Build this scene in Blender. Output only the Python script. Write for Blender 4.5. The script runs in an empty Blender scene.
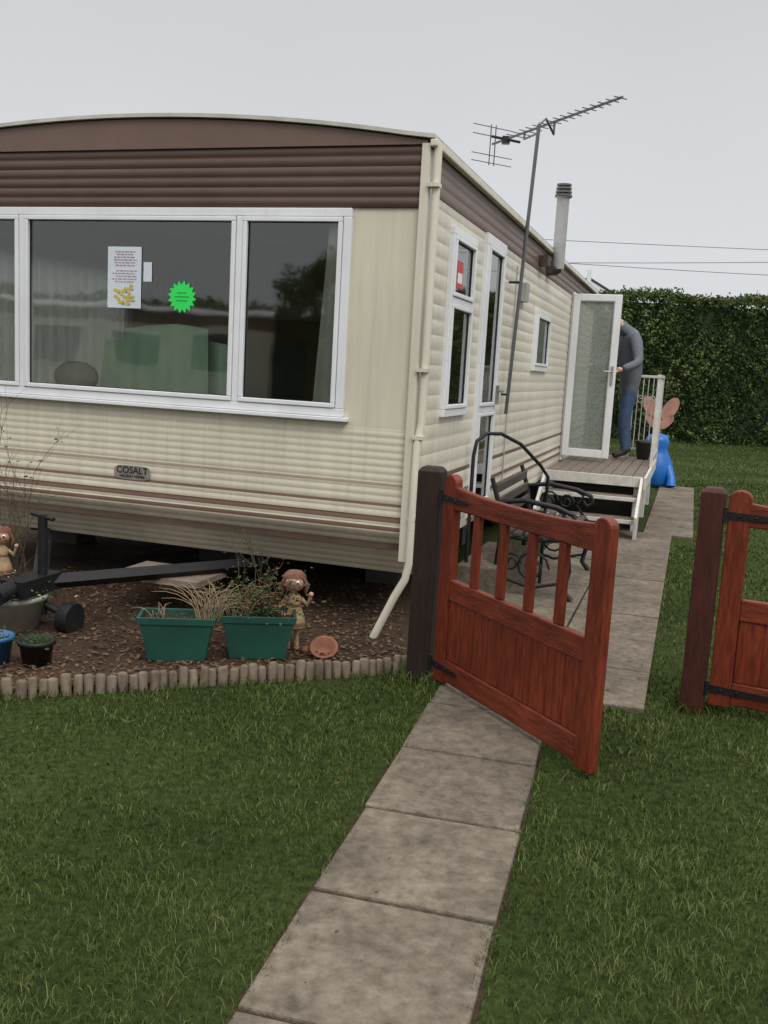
import bpy, math, random
import numpy as np
from mathutils import Vector, Matrix, noise as mnoise
random.seed(7); rng=np.random.default_rng(7)
R=math.radians
scn=bpy.context.scene
scn.view_settings.view_transform='Standard'
scn.view_settings.look='None'
scn.view_settings.exposure=0

# ------------------------------------------------------------ materials
def M(name,col,rough=.6,var=.15,scale=8,bump=0.0,bscale=None,stretch=(1,1,1),metal=0,col2=None,spec=.5,big=.12,bigscale=.9,coat=0,streak=0):
    m=bpy.data.materials.new(name); m.use_nodes=True
    nt=m.node_tree; N=nt.nodes; L=nt.links
    b=N['Principled BSDF']
    tc=N.new('ShaderNodeTexCoord'); mp=N.new('ShaderNodeMapping'); mp.inputs['Scale'].default_value=stretch
    L.new(tc.outputs['Object'],mp.inputs['Vector'])
    n=N.new('ShaderNodeTexNoise'); n.inputs['Scale'].default_value=scale; n.inputs['Detail'].default_value=6; n.inputs['Roughness'].default_value=.65
    L.new(mp.outputs[0],n.inputs['Vector'])
    r=N.new('ShaderNodeValToRGB'); r.color_ramp.elements[0].position=.3; r.color_ramp.elements[1].position=.7
    c1=[max(0,c*(1-var)) for c in col]+[1]
    c2=list(col2)+[1] if col2 else [min(1,c*(1+var)) for c in col]+[1]
    r.color_ramp.elements[0].color=c1; r.color_ramp.elements[1].color=c2
    L.new(n.outputs['Fac'],r.inputs['Fac'])
    n2=N.new('ShaderNodeTexNoise'); n2.inputs['Scale'].default_value=bigscale; n2.inputs['Detail'].default_value=3
    L.new(tc.outputs['Object'],n2.inputs['Vector'])
    mr=N.new('ShaderNodeMapRange'); mr.inputs['From Min'].default_value=.3; mr.inputs['From Max'].default_value=.7
    mr.inputs['To Min'].default_value=1-big; mr.inputs['To Max'].default_value=1+big
    L.new(n2.outputs['Fac'],mr.inputs['Value'])
    mx=N.new('ShaderNodeVectorMath'); mx.operation='SCALE'
    L.new(r.outputs['Color'],mx.inputs[0]); L.new(mr.outputs[0],mx.inputs['Scale'])
    last=mx.outputs[0]
    if streak>0:
        mp2=N.new('ShaderNodeMapping'); mp2.inputs['Scale'].default_value=(14,14,.9); L.new(tc.outputs['Object'],mp2.inputs['Vector'])
        n3=N.new('ShaderNodeTexNoise'); n3.inputs['Scale'].default_value=1.5; n3.inputs['Detail'].default_value=5; L.new(mp2.outputs[0],n3.inputs['Vector'])
        m3=N.new('ShaderNodeMapRange'); m3.inputs['From Min'].default_value=.52; m3.inputs['From Max'].default_value=.78; m3.inputs['To Min'].default_value=0; m3.inputs['To Max'].default_value=streak
        L.new(n3.outputs['Fac'],m3.inputs['Value'])
        mm=N.new('ShaderNodeMix'); mm.data_type='RGBA'; L.new(m3.outputs[0],mm.inputs['Factor']); L.new(last,mm.inputs['A']); mm.inputs['B'].default_value=(.25,.23,.16,1)
        last=mm.outputs['Result']
    L.new(last,b.inputs['Base Color'])
    b.inputs['Roughness'].default_value=rough; b.inputs['Metallic'].default_value=metal
    b.inputs['Specular IOR Level'].default_value=spec
    b.inputs['Coat Weight'].default_value=coat
    if bump>0:
        nb=N.new('ShaderNodeTexNoise'); nb.inputs['Scale'].default_value=bscale or scale*3; nb.inputs['Detail'].default_value=5
        L.new(mp.outputs[0],nb.inputs['Vector'])
        bp=N.new('ShaderNodeBump'); bp.inputs['Strength'].default_value=bump; bp.inputs['Distance'].default_value=.01
        L.new(nb.outputs['Fac'],bp.inputs['Height']); L.new(bp.outputs[0],b.inputs['Normal'])
    return m

def glassmat(name,base=.075,tint=(.90,.94,.91)):
    m=bpy.data.materials.new(name); m.use_nodes=True
    nt=m.node_tree; N=nt.nodes; L=nt.links; N.remove(N['Principled BSDF'])
    o=N['Material Output']; t=N.new('ShaderNodeBsdfTransparent'); t.inputs[0].default_value=(*tint,1)
    g=N.new('ShaderNodeBsdfGlossy'); g.inputs['Roughness'].default_value=.03; g.inputs[0].default_value=(.95,.97,.96,1)
    f=N.new('ShaderNodeFresnel'); f.inputs[0].default_value=1.5
    a=N.new('ShaderNodeMath'); a.operation='MULTIPLY_ADD'; a.inputs[1].default_value=1.2; a.inputs[2].default_value=base; a.use_clamp=True
    L.new(f.outputs[0],a.inputs[0])
    n=N.new('ShaderNodeTexNoise'); n.inputs['Scale'].default_value=1.1
    tc=N.new('ShaderNodeTexCoord'); L.new(tc.outputs['Object'],n.inputs['Vector'])
    bp=N.new('ShaderNodeBump'); bp.inputs['Strength'].default_value=.08; bp.inputs['Distance'].default_value=.06
    L.new(n.outputs['Fac'],bp.inputs['Height']); L.new(bp.outputs[0],g.inputs['Normal'])
    mx=N.new('ShaderNodeMixShader'); L.new(a.outputs[0],mx.inputs[0]); L.new(t.outputs[0],mx.inputs[1]); L.new(g.outputs[0],mx.inputs[2])
    L.new(mx.outputs[0],o.inputs[0]); return m

cream=M('cream_aluminium',(.63,.58,.455),.36,.06,5,.04,60,(2.2,2.2,.25),big=.08,col2=(.70,.645,.515),streak=.22)
cream2=M('cream_side',(.66,.61,.50),.36,.09,6,.04,60,(2.2,2.2,.2),big=.10,streak=.28)
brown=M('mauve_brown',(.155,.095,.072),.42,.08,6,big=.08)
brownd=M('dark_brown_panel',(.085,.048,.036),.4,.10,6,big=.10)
stripe=M('stripe_brown',(.17,.10,.072),.45,.1,6)
stripel=M('stripe_faint',(.36,.28,.20),.45,.1,6)
white=M('white_upvc',(.76,.77,.78),.3,.05,4,big=.06,streak=.10)
offw=M('painted_rail',(.60,.58,.53),.45,.2,9,.1,streak=.3)
roofm=M('roof_felt',(.45,.44,.42),.6,.1,5)
inner=M('interior_wall',(.50,.46,.38),.8,.05,3)
black=M('black_metal',(.012,.012,.013),.5,.3,12,.15,spec=.35)
soilm=M('bark_soil',(.052,.032,.020),.95,.5,45,.9,90,big=.25,spec=.15)
chipm=M('bark_chips',(.075,.045,.028),.9,.5,20,col2=(.20,.13,.08),spec=.2)
slabm=M('concrete_slab',(.115,.094,.070),.92,.25,22,.6,110,col2=(.205,.170,.128),big=.25,bigscale=3.1,spec=.2)
gatem=M('gate_stain',(.135,.020,.008),.5,.4,7,.3,25,(9,9,1.2),col2=(.225,.040,.015),spec=.35,big=.2,bigscale=2)
gatemh=M('gate_stain_rail',(.130,.020,.009),.5,.4,5,.3,20,(1.5,9,9),col2=(.215,.040,.016),spec=.35,big=.2,bigscale=2)
postm=M('dark_post',(.026,.014,.011),.65,.35,6,.4,25,(8,8,1.2),spec=.3)
rpostm=M('red_post',(.058,.016,.010),.6,.35,6,.4,25,(8,8,1.2),spec=.3)
logm=M('log_edging',(.115,.085,.058),.9,.4,14,.5,50,(1,1,.4),col2=(.24,.19,.14),spec=.2)
greenp=M('green_plastic',(.012,.070,.050),.5,.25,5)
glass=glassmat('window_glass')
greyf=M('grey_plastic',(.35,.35,.34),.5,.15,6)
alu=M('aluminium',(.42,.42,.42),.35,.1,8,metal=.8)
terra=M('terracotta',(.22,.085,.045),.75,.3,10)
deckm=M('deck_boards',(.15,.115,.09),.8,.3,10,.3,40)
bluep=M('blue_plastic',(.01,.13,.46),.4,.12,3)
pinkp=M('pink_plastic',(.46,.24,.19),.5,.3,8)
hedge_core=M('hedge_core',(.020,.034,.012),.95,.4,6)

# ------------------------------------------------------------ builder
class B:
    def __init__(s): s.v=[]; s.f=[]; s.m=[]; s.sm=[]
    def add(s,vs,fs,mi=0,smooth=False,mat=None):
        o=len(s.v)
        s.v+= [tuple(mat@Vector(p)) if mat else tuple(p) for p in vs]
        for f in fs: s.f.append(tuple(i+o for i in f)); s.m.append(mi); s.sm.append(smooth)
    def box(s,a,b,mi=0,mat=None):
        x0,y0,z0=a;x1,y1,z1=b
        if x0>x1:x0,x1=x1,x0
        if y0>y1:y0,y1=y1,y0
        if z0>z1:z0,z1=z1,z0
        s.add([(x0,y0,z0),(x1,y0,z0),(x1,y1,z0),(x0,y1,z0),(x0,y0,z1),(x1,y0,z1),(x1,y1,z1),(x0,y1,z1)],
              [(0,3,2,1),(4,5,6,7),(0,1,5,4),(1,2,6,5),(2,3,7,6),(3,0,4,7)],mi,False,mat)
    def tube(s,pts,r,n=10,mi=0,mat=None,cap=True,smooth=True):
        pts=[Vector(p) for p in pts]
        rs=r if isinstance(r,(list,tuple)) else [r]*len(pts)
        vs=[];prev=None
        for i,p in enumerate(pts):
            if i==0:d=pts[1]-p
            elif i==len(pts)-1:d=p-pts[i-1]
            else:d=(pts[i+1]-pts[i-1])
            d.normalize()
            if prev is None:
                a=Vector((0,0,1)) if abs(d.z)<.9 else Vector((1,0,0))
                x=d.cross(a).normalized()
            else:
                x=(prev-d*prev.dot(d)).normalized()
            prev=x; y=d.cross(x)
            for k in range(n):
                an=2*math.pi*k/n
                vs.append(p+(x*math.cos(an)+y*math.sin(an))*rs[i])
        fs=[]
        for i in range(len(pts)-1):
            for k in range(n):
                fs.append((i*n+k,i*n+(k+1)%n,(i+1)*n+(k+1)%n,(i+1)*n+k))
        s.add(vs,fs,mi,smooth,mat)
        if cap:
            s.add(vs[:n],[tuple(range(n-1,-1,-1))],mi,False,mat)
            s.add(vs[-n:],[tuple(range(n))],mi,False,mat)
    def lathe(s,prof,n=20,mi=0,mat=None,c=(0,0,0),sx=1,sy=1):
        vs=[];fs=[]
        for r,z in prof:
            for k in range(n):
                a=2*math.pi*k/n; vs.append((c[0]+r*math.cos(a)*sx,c[1]+r*math.sin(a)*sy,c[2]+z))
        for i in range(len(prof)-1):
            for k in range(n): fs.append((i*n+k,i*n+(k+1)%n,(i+1)*n+(k+1)%n,(i+1)*n+k))
        s.add(vs,fs,mi,True,mat)
    def ball(s,c,r,mi=0,mat=None,n=14,sc=(1,1,1)):
        prof=[(max(1e-4,r*math.sin(math.pi*i/10)),-r*math.cos(math.pi*i/10)*sc[2]) for i in range(11)]
        s.lathe(prof,n,mi,mat,c,sc[0],sc[1])
    def obj(s,name,mats,parent=None,bevel=0,mw=None):
        me=bpy.data.meshes.new(name); me.from_pydata(s.v,[],s.f)
        for m in mats: me.materials.append(m)
        me.polygons.foreach_set('material_index',s.m); me.polygons.foreach_set('use_smooth',s.sm); me.update()
        o=bpy.data.objects.new(name,me); scn.collection.objects.link(o)
        if parent: o.parent=parent
        if mw is not None: o.matrix_local=mw
        if bevel:
            b=o.modifiers.new('bev','BEVEL'); b.width=bevel; b.segments=2; b.limit_method='ANGLE'
        return o
def empty(name,mw):
    e=bpy.data.objects.new(name,None); scn.collection.objects.link(e); e.empty_display_size=.2; e.matrix_world=mw; return e
def frame(px,py,pz,ang): return Matrix.Translation((px,py,pz))@Matrix.Rotation(ang,4,'Z')

CA=-math.atan2(.302,.953)
CX,CY=.13,5.16
CW=frame(CX,CY,0,CA)
def W(t,w,z=0): return CW@Vector((w,t,z))

def np_mesh(name,verts,faces_flat,loop_tot,mats,cols=None,parent=None):
    me=bpy.data.meshes.new(name)
    nv=len(verts); me.vertices.add(nv); me.vertices.foreach_set('co',verts.astype(np.float32).ravel())
    me.loops.add(len(faces_flat)); me.loops.foreach_set('vertex_index',faces_flat.astype(np.int32))
    me.polygons.add(len(loop_tot)); st=np.concatenate([[0],np.cumsum(loop_tot)[:-1]])
    me.polygons.foreach_set('loop_start',st.astype(np.int32)); me.polygons.foreach_set('loop_total',loop_tot.astype(np.int32))
    me.update(calc_edges=True)
    if cols is not None:
        at=me.attributes.new('tone','FLOAT','POINT'); at.data.foreach_set('value',cols.astype(np.float32))
    for m in mats: me.materials.append(m)
    o=bpy.data.objects.new(name,me); scn.collection.objects.link(o)
    if parent:o.parent=parent
    return o

def leafmat(name,c0,c1,c2,rough=.75,spec=.1):
    m=bpy.data.materials.new(name); m.use_nodes=True; nt=m.node_tree;N=nt.nodes;L=nt.links
    b=N['Principled BSDF']; a=N.new('ShaderNodeAttribute'); a.attribute_name='tone'
    r=N.new('ShaderNodeValToRGB'); e=r.color_ramp.elements
    e[0].color=(*c0,1); e[1].color=(*c2,1); x=e.new(.5); x.color=(*c1,1)
    L.new(a.outputs['Fac'],r.inputs['Fac']); L.new(r.outputs[0],b.inputs['Base Color']); b.inputs['Roughness'].default_value=rough
    b.inputs['Specular IOR Level'].default_value=spec
    return m

# ------------------------------------------------------------ ground
gm=M('lawn_ground',(.024,.032,.010),.95,.4,30,.6,120,col2=(.050,.068,.020),big=.35,bigscale=.8,spec=.05)
b=B(); b.add([(-300,-300,0),(300,-300,0),(300,300,0),(-300,300,0)],[(0,1,2,3)]); b.obj('lawn_ground',[gm])

def inpoly(P,poly):
    x=P[:,0];y=P[:,1];ins=np.zeros(len(P),bool);n=len(poly);j=n-1
    for i in range(n):
        xi,yi=poly[i];xj,yj=poly[j]
        c=((yi>y)!=(yj>y))&(x<(xj-xi)*(y-yi)/(yj-yi+1e-12)+xi)
        ins^=c;j=i
    return ins

# path ------------------------------------------------------
d=Vector((.244,.97)).normalized(); nrm=Vector((d.y,-d.x)); P0=Vector((-.012,3.07)); SW=.53; SL=.548
pang=math.atan2(nrm.y,nrm.x)
b=B()
for k in range(-9,3):
    q=P0+d*(k*SL)
    m=frame(q.x,q.y,0,pang)@Matrix.Rotation(R(random.uniform(-.8,.8)),4,'X')@Matrix.Rotation(R(random.uniform(-.8,.8)),4,'Y')@Matrix.Rotation(R(random.uniform(-.9,.9)),4,'Z')
    b.box((.0,.007,-.03),(SW,SL-.007,.018+random.uniform(-.004,.004)),0,m)
b.obj('slab_path',[slabm],bevel=.007)
b=B(); m=frame(P0.x,P0.y,0,pang); b.add([(-.01,-9*SL,.0035),(SW+.01,-9*SL,.0035),(SW+.01,3*SL,.0035),(-.01,3*SL,.0035)],[(0,1,2,3)],0,False,m); b.obj('path_bedding',[soilm])
b=B()
t=-.62
while t<4.3:
    for w0,w1 in ((.32,.84),(.84,1.36)):
        m=frame(*W(t,w0),CA)@Matrix.Rotation(R(random.uniform(-.4,.4)),4,'X')@Matrix.Rotation(R(random.uniform(-.4,.4)),4,'Y')
        b.box((.006,.007,-.03),(w1-w0-.006,.593,.026+random.uniform(-.002,.003)),0,m)
    t+=.6
while t<9.0:
    for w0,w1 in ((1.07,1.56),):
        m=frame(*W(t,w0),CA)
        b.box((.006,.007,-.03),(w1-w0-.006,.593,.022+random.uniform(-.002,.003)),0,m)
    t+=.6
b.obj('side_paving',[slabm],bevel=.006)
poly_path=[tuple(P0+d*(-9*SL)+nrm*.02),tuple(P0+d*(3*SL)+nrm*.02),tuple(P0+d*(3*SL)+nrm*(SW-.02)),tuple(P0+d*(-9*SL)+nrm*(SW-.02))]
poly_pave=[tuple(W(-.60,-.1).xy),tuple(W(-.60,1.34).xy),tuple(W(4.3,1.34).xy),tuple(W(4.3,1.54).xy),tuple(W(9,1.54).xy),tuple(W(9,-.1).xy)]
poly_bed=[(.24,4.62),(-4.5,2.83),(-5.5,8),(-.9,15.2),(2.8,13.4),(.3,5.0)]

# bed soil : gently mounded sheet
b=B(); nx,ny=70,60
v=[];f=[]
for j in range(ny+1):
    for i in range(nx+1):
        x=-4.5+ (4.95)*i/nx; yb=4.62+(x-.24)*(4.62-2.83)/(4.74)+.02
        y=yb+(j/ny)**1.5*5
        z=.006+.03*mnoise.noise((x*5,y*5,0))*.5+.02+ .012*mnoise.noise((x*22,y*22,3))
        if x>.1: z=max(.003,min(z,.008))
        v.append((x,y,max(.0045,z)))
for j in range(ny):
    for i in range(nx):
        a=j*(nx+1)+i
        w=(CW.inverted()@Vector(v[a])).x
        if w>.30 : continue
        f.append((a,a+1,a+nx+2,a+nx+1))
b.add(v,f,0,True); b.obj('planting_bed_soil',[soilm])
n=11000
x=rng.uniform(-3.6,.15,n); yb=4.62+(x-.24)*.3776+.05; y=yb+rng.random(n)**1.3*2.6
ok=(x-CX)*.953-(y-CY)*.302<.25; x=x[ok];y=y[ok];n=len(x)
c=np.stack([x,y,rng.uniform(.02,.045,n)],1); a=rng.uniform(0,6.28,n); s=rng.uniform(.004,.015,n)
ux=np.stack([np.cos(a),np.sin(a),rng.uniform(-.4,.4,n)],1)*s[:,None]; uy=np.stack([-np.sin(a),np.cos(a),rng.uniform(-.5,.5,n)],1)*(s*.5)[:,None]
V=np.stack([c-ux-uy,c+ux-uy,c+ux+uy,c-ux+uy],1).reshape(-1,3)
np_mesh('bark_mulch',V,np.arange(4*n),np.full(n,4),[chipm])

# log roll edging
b=B(); p0=Vector((.17,4.59)); p1=Vector((-4.5,2.83)); L=(p1-p0).length; dd=(p1-p0)/L; s=0
while s<L:
    r=random.uniform(.019,.025); q=p0+dd*(s+r); h=random.uniform(.072,.094); tl=Vector((random.uniform(-.007,.007),random.uniform(-.007,.007)))
    b.tube([(q.x,q.y,-.03),(q.x+tl.x,q.y+tl.y,h-.006),(q.x+tl.x,q.y+tl.y,h)],[r,r,r*.8],8); s+=2*r+random.uniform(0,.004)
b.obj('log_roll_edging',[logm])

# grass ------------------------------------------------------
grassm=leafmat('grass_blades',(.024,.040,.008),(.058,.094,.020),(.150,.175,.065))
def scatter(x0,x1,y0,y1,dens):
    n=int((x1-x0)*(y1-y0)*dens); return np.stack([rng.uniform(x0,x1,n),rng.uniform(y0,y1,n)],1)
P=[]
P.append(scatter(-1.9,2.1,1.2,3.0,13000)); P.append(scatter(-3.0,3.0,3.0,4.8,7500))
P.append(scatter(1.2,5.0,4.8,9,2500)); P.append(scatter(2.2,8,9,15,900)); P.append(scatter(2.5,12,15,25,260))
P.append(scatter(-3.5,-1.9,1.2,3.0,2500)); P.append(scatter(2.1,3.6,1.2,3.0,2500)); P.append(scatter(3.0,5,3.0,4.8,2500))
P=np.concatenate(P)
ok=~(inpoly(P,poly_path)|inpoly(P,poly_pave)|inpoly(P,poly_bed)); P=P[ok]
n=len(P)
def vn(P,s,o): 
    return np.sin(P[:,0]*s+o+1.7*np.sin(P[:,1]*s*.8+o))*np.sin(P[:,1]*s*1.1+2*o+1.3*np.sin(P[:,0]*s*.7))
patch=.45*vn(P,1.9,1)+.4*vn(P,5.3,2)+.4*vn(P,11,5)+.4*vn(P,23,8)
keep=rng.random(n)<np.clip(.80+.45*patch,.2,1); P=P[keep];patch=patch[keep];n=len(P)
dist=P[:,1]
h=(rng.uniform(.012,.030,n)*(1+.40*patch))*np.clip(1+(dist-6)*.02,1,1.3)
ed_=np.abs((P[:,1]-(4.62+(P[:,0]-.24)*.3776)))
near=(ed_<.07)&(P[:,0]<.25); h[near]*=1.7
u_=(P[:,0]-P0.x)*nrm.x+(P[:,1]-P0.y)*nrm.y; near=((np.abs(u_)<.045)|(np.abs(u_-SW)<.045))&(P[:,1]<4.6); h[near]*=1.35
for (px,py) in ((.225,4.52),(1.50,4.28)):
    near=np.hypot(P[:,0]-px,P[:,1]-py)<.13; h[near]*=2.2
wd=rng.uniform(.0008,.0014,n)*np.clip(dist/2.3,1,6)
a=rng.uniform(0,2*math.pi,n); la=rng.uniform(0,2*math.pi,n); lean=rng.uniform(.2,1.2,n)*h
sx=np.stack([np.cos(a),np.sin(a),np.zeros(n)],1)*wd[:,None]
base=np.stack([P[:,0],P[:,1],np.full(n,.0)],1)
ld=np.stack([np.cos(la),np.sin(la),np.zeros(n)],1)
mid=base+ld*(lean*.35)[:,None]; mid[:,2]=h*.6
tip=base+ld*lean[:,None]; tip[:,2]=h*rng.uniform(.75,1.0,n)
V=np.stack([base-sx,base+sx,mid+sx*.8,mid-sx*.8,tip],1).reshape(-1,3)
o=np.arange(n)*5
F=np.stack([o,o+1,o+2,o+3,o+3,o+2,o+4],1).ravel(); LT=np.tile([4,3],n)
cr=np.clip(rng.beta(2,2.6,n)+.26*patch,0,1); straw=rng.random(n)<.05; cr[straw]=1
np_mesh('lawn_grass',V,F,LT,[grassm],np.repeat(cr,5))
print('blades',n)
n=130; x=np.concatenate([rng.uniform(-2,2.2,80),rng.uniform(0,1.4,50)]); y=np.concatenate([rng.uniform(1.6,5,80),rng.uniform(4.3,8,50)])
P2=np.stack([x,y],1); ok=~inpoly(P2,poly_bed); P2=P2[ok]; n=len(P2)
c=np.stack([P2[:,0],P2[:,1],np.full(n,.033)],1); a=rng.uniform(0,6.28,n); s=rng.uniform(.005,.012,n)
ux=np.stack([np.cos(a),np.sin(a),rng.uniform(-.2,.2,n)],1)*s[:,None]; uy=np.stack([-np.sin(a),np.cos(a),rng.uniform(-.3,.3,n)],1)*(s*.6)[:,None]
V=np.stack([c-ux,c-uy,c+ux,c+uy],1).reshape(-1,3)
np_mesh('fallen_leaves',V,np.arange(4*n),np.full(n,4),[M('dead_leaf',(.09,.06,.035),.9,.5,9,spec=.1)])

# ------------------------------------------------------------ static caravan
car=empty('static_caravan',CW)
WID=3.57; LEN=8.6
def zc_front(z):
    if z>2.34: return 2
    if .858<z<.872: return 3
    if .745<z<.765: return 1
    if .655<z<.69 or .612<z<.632: return 1
    return 0
def zc_side(z):
    if z>2.43: return 2
    if .85<z<.88 or .70<z<.73 or .62<z<.65: return 1
    return 0
def rib_front(z):
    o=0
    if z<1.17: o=.0030*abs(math.sin(math.pi*(z/.040)))
    if z>2.34: o=.006*abs(math.sin(math.pi*((z-2.34)/.0525)))+.012
    if z<.60: o-=(.60-z)*.8
    return o
def rib_side(z):
    if z>2.43: return .004*abs(math.sin(math.pi*((z-2.43)/.06)))+.008
    q=(z/.085)%1
    return .0042*math.sin(math.pi*q)**.8
def panel(bld,axis,u0,u1,z0,z1,off,zc,pitch):
    n=max(1,int((z1-z0)/(pitch))); vs=[]
    for i in range(n+1):
        z=z0+(z1-z0)*i/n; o=off(min(max(z,z0+1e-5),z1-1e-5))
        for u in (u0,u1):
            vs.append((u,-o,z) if axis=='f' else (o,u,z))
    for i in range(n):
        zm=z0+(z1-z0)*(i+.5)/n
        bld.add([vs[2*i],vs[2*i+1],vs[2*i+3],vs[2*i+2]],[(0,1,2,3)],zc(zm),False)
b=B()
panel(b,'f',-WID,0,.335,1.22,rib_front,zc_front,.008)
panel(b,'f',-.40,0,1.22,2.34,rib_front,zc_front,.2)
panel(b,'f',-WID,-3.17,1.22,2.34,rib_front,zc_front,.2)
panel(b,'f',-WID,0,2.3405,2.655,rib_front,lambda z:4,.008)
K=24; vs=[]
def roofz(x): q=(x+WID/2)/(WID/2); return 2.672+.145*(1-q*q)
for i in range(K+1):
    x=-WID*i/K; vs+=[(x,-.028,2.655),(x,-.028,roofz(x)+.0)]
b.add(vs,[(2*i,2*i+1,2*i+3,2*i+2) for i in range(K)],2)
b.add([(0,-.028,2.655),(-WID,-.028,2.655),(-WID,-.0,2.655),(0,0,2.655)],[(0,1,2,3)],2)
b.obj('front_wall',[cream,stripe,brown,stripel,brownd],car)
b=B()
ops=[(.53,1.15,1.23,2.33),(1.45,2.10,.50,2.43),(3.70,4.55,1.55,2.10),(6.2,6.82,.60,2.43)]
ts=0
for (a0,a1,z0,z1) in ops:
    panel(b,'s',ts,a0,.45,2.43,rib_side,zc_side,.01)
    panel(b,'s',a0,a1,.45,z0,rib_side,zc_side,.01)
    if z1<2.42: panel(b,'s',a0,a1,z1,2.43,rib_side,zc_side,.01)
    ts=a1
panel(b,'s',ts,LEN,.45,2.43,rib_side,zc_side,.01)
panel(b,'s',0,LEN,2.431,2.67,rib_side,zc_side,.01)
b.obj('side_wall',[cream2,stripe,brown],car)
b=B()
b.box((-WID,LEN-.02,.45),(-.001,LEN,2.66),0)
b.box((-WID,0.02,.45),(-WID+.02,LEN-.03,1.2),0); b.box((-WID,0.02,2.201),(-WID+.02,LEN-.03,2.66),0)
b.box((-WID,0.02,1.2005),(-WID+.02,.6,2.2),0); b.box((-WID,2.6,1.2005),(-WID+.02,LEN-.03,2.2),0)  # opening in this unseen wall is added to let light into the interior
b.obj('rear_walls',[cream2],car)
b=B(); b.box((-WID+.03,.05,.50),(-.03,LEN-.05,.56),0)
b.box((-WID+.03,3.55,.57),(-.05,3.59,2.62),1)
b.box((-WID+.03,.05,2.58),(-.03,LEN-.05,2.60),1)
b.box((-1.5,3.50,.57),(-.75,3.545,2.4),2); b.box((-2.9,3.47,.57),(-1.9,3.545,1.9),2); b.box((-2.75,3.46,1.0),(-2.1,3.468,1.7),3)
b.obj('floor_and_partition',[M('carpet',(.12,.08,.06),.95),inner,M('cupboard_wood',(.22,.13,.07),.5),M('mirror_dark',(.1,.1,.1),.2)],car)
# roof
b=B(); vs=[]
for i in range(K+1):
    x=.04-(WID+.08)*i/K; z=roofz(max(-WID,min(0,x)))+.008
    for y in (-.05,LEN+.05): vs+=[(x,y,z),(x,y,z+.020)]
fs=[]
for i in range(K):
    a=4*i; fs+=[(a+1,a+3,a+7,a+5),(a,a+4,a+6,a+2),(a,a+1,a+5,a+4),(a+2,a+6,a+7,a+3)]
fs+=[(0,2,3,1),(4*K,4*K+1,4*K+3,4*K+2)]
b.add(vs,fs,0,False); b.obj('roof',[M('roof_trim',(.52,.50,.44),.5,.15,6)],car)
b=B(); b.box((.017,-.05,2.640),(.055,LEN+.05,2.676)); b.obj('gutter',[cream2],car,.006)
b=B(); b.box((-.030,-.034,.45),(.016,-.013,2.66)); b.box((.0105,-.012,.45),(.018,.045,2.635)); b.obj('corner_trim',[cream2],car,.004)
b=B(); b.tube([(.052,-.01,2.66),(.052,-.01,1.22),(.045,-.02,1.16),(.04,-.035,1.10),(.035,-.04,.45),(.02,-.045,.36),(-.03,-.06,.26),(-.13,-.10,.02)],.022,12)
for z in (2.45,1.5,1.14,.7): b.box((.014,-.052,z-.010),(.076,.010,z+.010))
b.obj('downpipe',[cream2],car)
def window(name,x0,x1,z0,z1,mull=(),axis='f',trans=(),fw=.045,depth=.03,sash=True):
    e=bpy.data.objects.new(name,None); scn.collection.objects.link(e); e.parent=car
    if axis=='s': e.matrix_local=Matrix.Rotation(R(90),4,'Z')
    b=B()
    b.box((x0,-depth,z0),(x1,.03,z0+fw)); b.box((x0,-depth,z1-fw),(x1,.03,z1))
    b.box((x0,-depth,z0+fw),(x0+fw,.03,z1-fw)); b.box((x1-fw,-depth,z0+fw),(x1,.03,z1-fw))
    xs=[x0+fw]
    for m in mull:
        b.box((m-.02,-depth,z0+fw),(m+.02,.03,z1-fw)); xs+= [m-.02,m+.02]
    xs.append(x1-fw)
    zs=[z0+fw]
    for m in trans: zs+=[m-.02,m+.02]; b.box((x0+fw,-depth+.002,m-.02),(x1-fw,.028,m+.02))
    zs.append(z1-fw)
    g=B(); gk=B()
    for i in range(0,len(xs),2):
        for j in range(0,len(zs),2):
            a,c,l,h=xs[i],xs[i+1],zs[j],zs[j+1]; q=.028 if sash else .006
            b.box((a+.003,-depth-.008,l+.003),(c-.003,-.0,l+q)); b.box((a+.003,-depth-.008,h-q),(c-.003,-.0,h-.003))
            b.box((a+.003,-depth-.008,l+q),(a+q,-.0,h-q)); b.box((c-q,-depth-.008,l+q),(c-.003,-.0,h-q))
            k=.004
            gk.box((a+q,-.018,l+q),(c-q,-.012,l+q+k)); gk.box((a+q,-.018,h-q-k),(c-q,-.012,h-q)); gk.box((a+q,-.018,l+q+k),(a+q+k,-.012,h-q-k)); gk.box((c-q-k,-.018,l+q+k),(c-q,-.012,h-q-k))
            g.add([(a+q,-.011,l+q),(c-q,-.011,l+q),(c-q,-.011,h-q),(a+q,-.011,h-q)],[(0,1,2,3)])
    b.obj('frame',[white],e,.004); g.obj('glass',[glass],e); gk.obj('gasket',[black],e)
    return e
wf=window('front_window',-3.17,-.40,1.22,2.335,(-2.51,-1.06))
b=B(); b.box((-3.2,-.05,1.195),(-.37,0,1.218)); b.obj('window_sill',[white],car,.004)
window('side_window',.53,1.15,1.23,2.335,(),'s',(1.92,))
window('side_window.001',3.70,4.55,1.55,2.10,(),'s')
dg=window('glazed_door',1.45,2.10,.50,2.43,(),'s',(1.25,),.07)
b=B(); b.box((2.0,-.06,1.28),(2.03,-.04,1.42)); b.tube([(2.015,-.05,1.38),(2.015,-.09,1.38),(1.93,-.09,1.38)],.009); b.obj('door_handle',[alu],dg)
b=B(); b.box((.70,-.0155,2.0),(.85,-.0145,2.16),0); b.box((.72,-.017,2.03),(.83,-.016,2.09),1); b.obj('side_window_notice',[M('notice_red',(.5,.04,.04),.5),M('notice_white',(.75,.75,.75),.5)],dg)
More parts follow.
